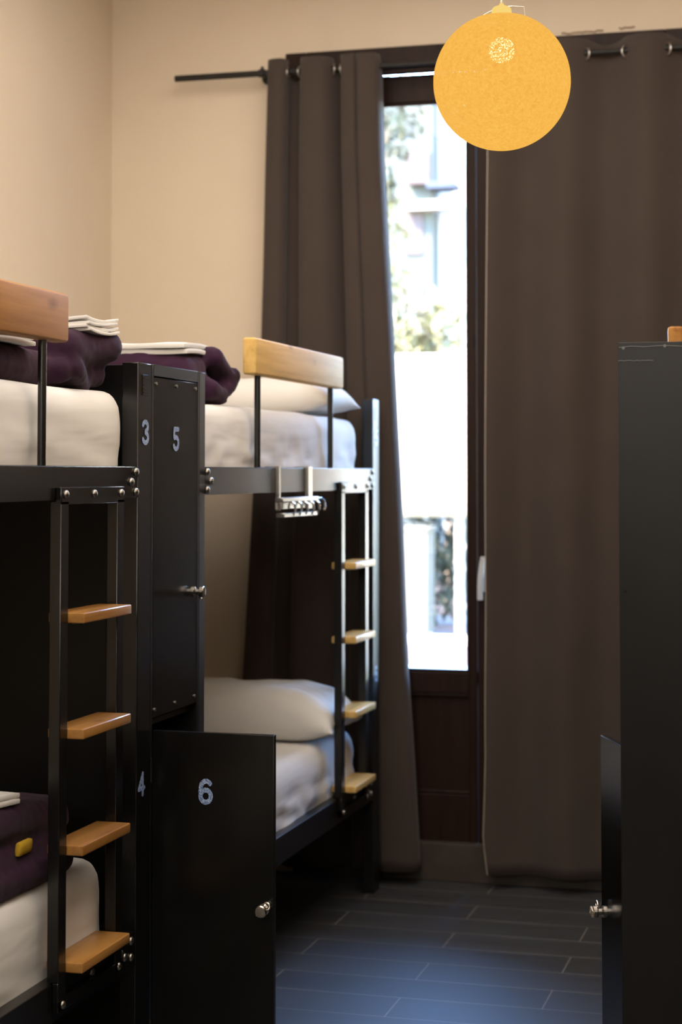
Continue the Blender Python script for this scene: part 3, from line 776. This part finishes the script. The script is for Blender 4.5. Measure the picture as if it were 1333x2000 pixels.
b = MB(); b.lathe([(0.0, 0), (0.05, 0), (0.05, -0.012), (0.03, -0.03), (0.0, -0.032)], Matrix.Translation((LC.x, LC.y, ZC)), 28); b.build('ceiling_rose', 'white_paint', lamp)
R = Vector((math.cos(.2721), math.sin(.2721), 0))
b = MB(); p0 = LC + Vector((0, 0, 0.181)); b.tube([p0, p0 + R*0.026 + Vector((0, 0, 0.002)), p0 + R*0.054, LC + R*0.057 + Vector((0, 0, 0.150))], 0.0012, 6); b.build('wire_clip', 'steel', lamp)
b = MB(); b.tube([p0, p0 - R*0.03 + Vector((0, 0, -0.012)), LC - R*0.063 + Vector((0, 0, 0.150))], 0.0012, 6); b.build('wire_clip', 'steel', lamp)
for dz, en in ((-0.215, 2.5), (0.26, 2.0)):
    l = light('lamp_glow', 'POINT', LC + Vector((0, 0, dz)), en, (1.0, 0.74, 0.42), 0.03)

# ------------------------------------------------------------------ outside, beyond the glass
struct('ground', 'terrace', MB().box((-14, YB+0.28, -0.15), (12, 34, 0.08)))
def leaves(b, c, rad, n, size, seed):
    rnd = random.Random(seed)
    for _ in range(n):
        while True:
            p = Vector((rnd.uniform(-1, 1), rnd.uniform(-1, 1), rnd.uniform(-1, 1)))
            if p.length < 1: break
        p = Vector((p.x*rad[0], p.y*rad[1], p.z*rad[2])) + Vector(c)
        s = size*rnd.uniform(0.6, 1.3)
        m = Matrix.Translation(p) @ Matrix.Rotation(rnd.uniform(0, 6.28), 4, 'Z') @ Matrix.Rotation(rnd.uniform(-1.2, 1.2), 4, 'X')
        q = [b.bm.verts.new(m @ Vector(v)) for v in ((0, -s, 0), (s*0.42, 0, s*0.08), (0, s, 0), (-s*0.42, 0, s*0.08))]
        b.bm.faces.new(q)
def plant(name, base, crowns, label, cat, m='leaf', size=0.06, n=420, trunk=0.04, seed=1, group=None):
    r = thing(name, base, label, cat, group)
    b = MB()
    for k, (c, rad) in enumerate(crowns): leaves(b, c, rad, n, size, seed+k)
    b.build('foliage', m, r, 0)
    if trunk:
        c = crowns[0][0]; b = MB()
        b.tube([Vector(base).lerp(Vector(c), t) + Vector((0.03*math.sin(5*t), 0, 0)) for t in [k/8 for k in range(9)]], trunk, 10); b.build('trunk', 'bark', r)
    return r
scr = thing('canvas_screen', (-0.6, 16.0, 0.08), 'bright white canvas screen standing across the terrace outside', 'screen')
b = MB(); P = [[Vector((-5.2+9.2*i/90, 16.0+0.03*math.sin(i*1.3), 1.17+1.45*j/8)) for i in range(91)] for j in range(9)]; b.grid(P)
c = b.build('canvas', 'canvas', scr, 60); md = c.modifiers.new('t', 'SOLIDIFY'); md.thickness = 0.01
for x in (-5.2, -3.36, -1.5, 0.4, 2.2, 4.0):
    b = MB(); b.box((x-0.035, 16.03, 0.08), (x+0.035, 16.10, 2.66), 0.005); b.build('post', 'render_wall', scr)
b = MB(); b.box((-5.2, 16.04, 2.60), (4.0, 16.08, 2.66)); b.build('top_rail', 'render_wall', scr)
pl = thing('planter_box', (-3.9, 15.85, 0.08), 'tall sunlit wooden planter box below the canvas screen outside', 'planter')
b = MB()
for k in range(5): b.box((-4.30+0.145*k, 15.70, 0.14), (-4.16+0.145*k, 15.73, 1.07), 0.004)
b.box((-4.30, 15.73, 0.14), (-3.575, 15.98, 1.05)); b.build('board_panel', 'out_wood', pl)
b = MB(); b.box((-4.32, 15.68, 1.05), (-3.56, 16.0, 1.085), 0.004); b.build('rim', 'out_wood', pl)
b = MB(); b.box((-4.28, 15.72, 0.08), (-3.60, 15.97, 0.14)); b.build('foot', 'render_wall', pl)
struct('trim_4', 'render_wall', MB().box((-6, 15.2, 0.08), (5, 15.45, 0.15), 0.01), 'pale kerb across the terrace')
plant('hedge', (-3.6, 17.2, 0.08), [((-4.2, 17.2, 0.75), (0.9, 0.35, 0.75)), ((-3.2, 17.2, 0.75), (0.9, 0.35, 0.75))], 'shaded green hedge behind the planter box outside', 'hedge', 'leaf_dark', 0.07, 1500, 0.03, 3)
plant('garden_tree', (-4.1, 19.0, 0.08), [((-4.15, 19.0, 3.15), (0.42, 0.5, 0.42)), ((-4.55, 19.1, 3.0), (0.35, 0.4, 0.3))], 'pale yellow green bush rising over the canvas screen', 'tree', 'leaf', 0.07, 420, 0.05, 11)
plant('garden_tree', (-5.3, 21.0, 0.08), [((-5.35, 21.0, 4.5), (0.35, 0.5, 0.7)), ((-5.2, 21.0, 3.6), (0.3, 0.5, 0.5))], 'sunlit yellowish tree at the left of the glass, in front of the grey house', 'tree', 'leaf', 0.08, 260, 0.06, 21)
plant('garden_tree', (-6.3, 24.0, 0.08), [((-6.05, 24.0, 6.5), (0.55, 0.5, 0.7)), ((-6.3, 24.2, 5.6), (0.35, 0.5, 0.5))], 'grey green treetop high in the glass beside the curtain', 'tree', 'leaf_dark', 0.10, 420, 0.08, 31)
hs = thing('house', (-7.5, 27.2, 0.08), 'grey house behind the trees with a pinkish window bay', 'house')
b = MB(); b.box((-10.5, 26.6, 0.08), (-5.98, 29, 7.6), 0.02); b.build('wall', 'grey_wall', hs)
b = MB(); b.box((-6.32, 26.35, 5.95), (-5.98, 26.6, 6.45), 0.01); b.build('window_bay', 'pink_wall', hs)
b = MB(); b.box((-5.98, 26.2, 5.85), (-5.55, 26.7, 5.95), 0.01); b.build('awning', 'blue_awning', hs)
b = MB(); b.box((-6.35, 26.3, 5.55), (-5.2, 26.62, 5.68), 0.01); b.build('cornice', 'render_wall', hs)
for z in (4.0, 4.9):
    f = MB().box((-6.40, 26.55, z), (-6.12, 26.61, z+0.62), 0.005).build('window', 'pink_wall', hs)
hw = thing('house', (-3.0, 28.0, 0.08), 'white sunlit house filling the right of the glass', 'house')
b = MB(); b.box((-5.97, 27.0, 0.08), (3.5, 29, 7.5), 0.02); b.build('wall', 'render_wall', hw)
b = MB(); b.box((-5.97, 26.9, 7.4), (3.6, 29.1, 7.55), 0.02); b.build('parapet', 'render_wall', hw)
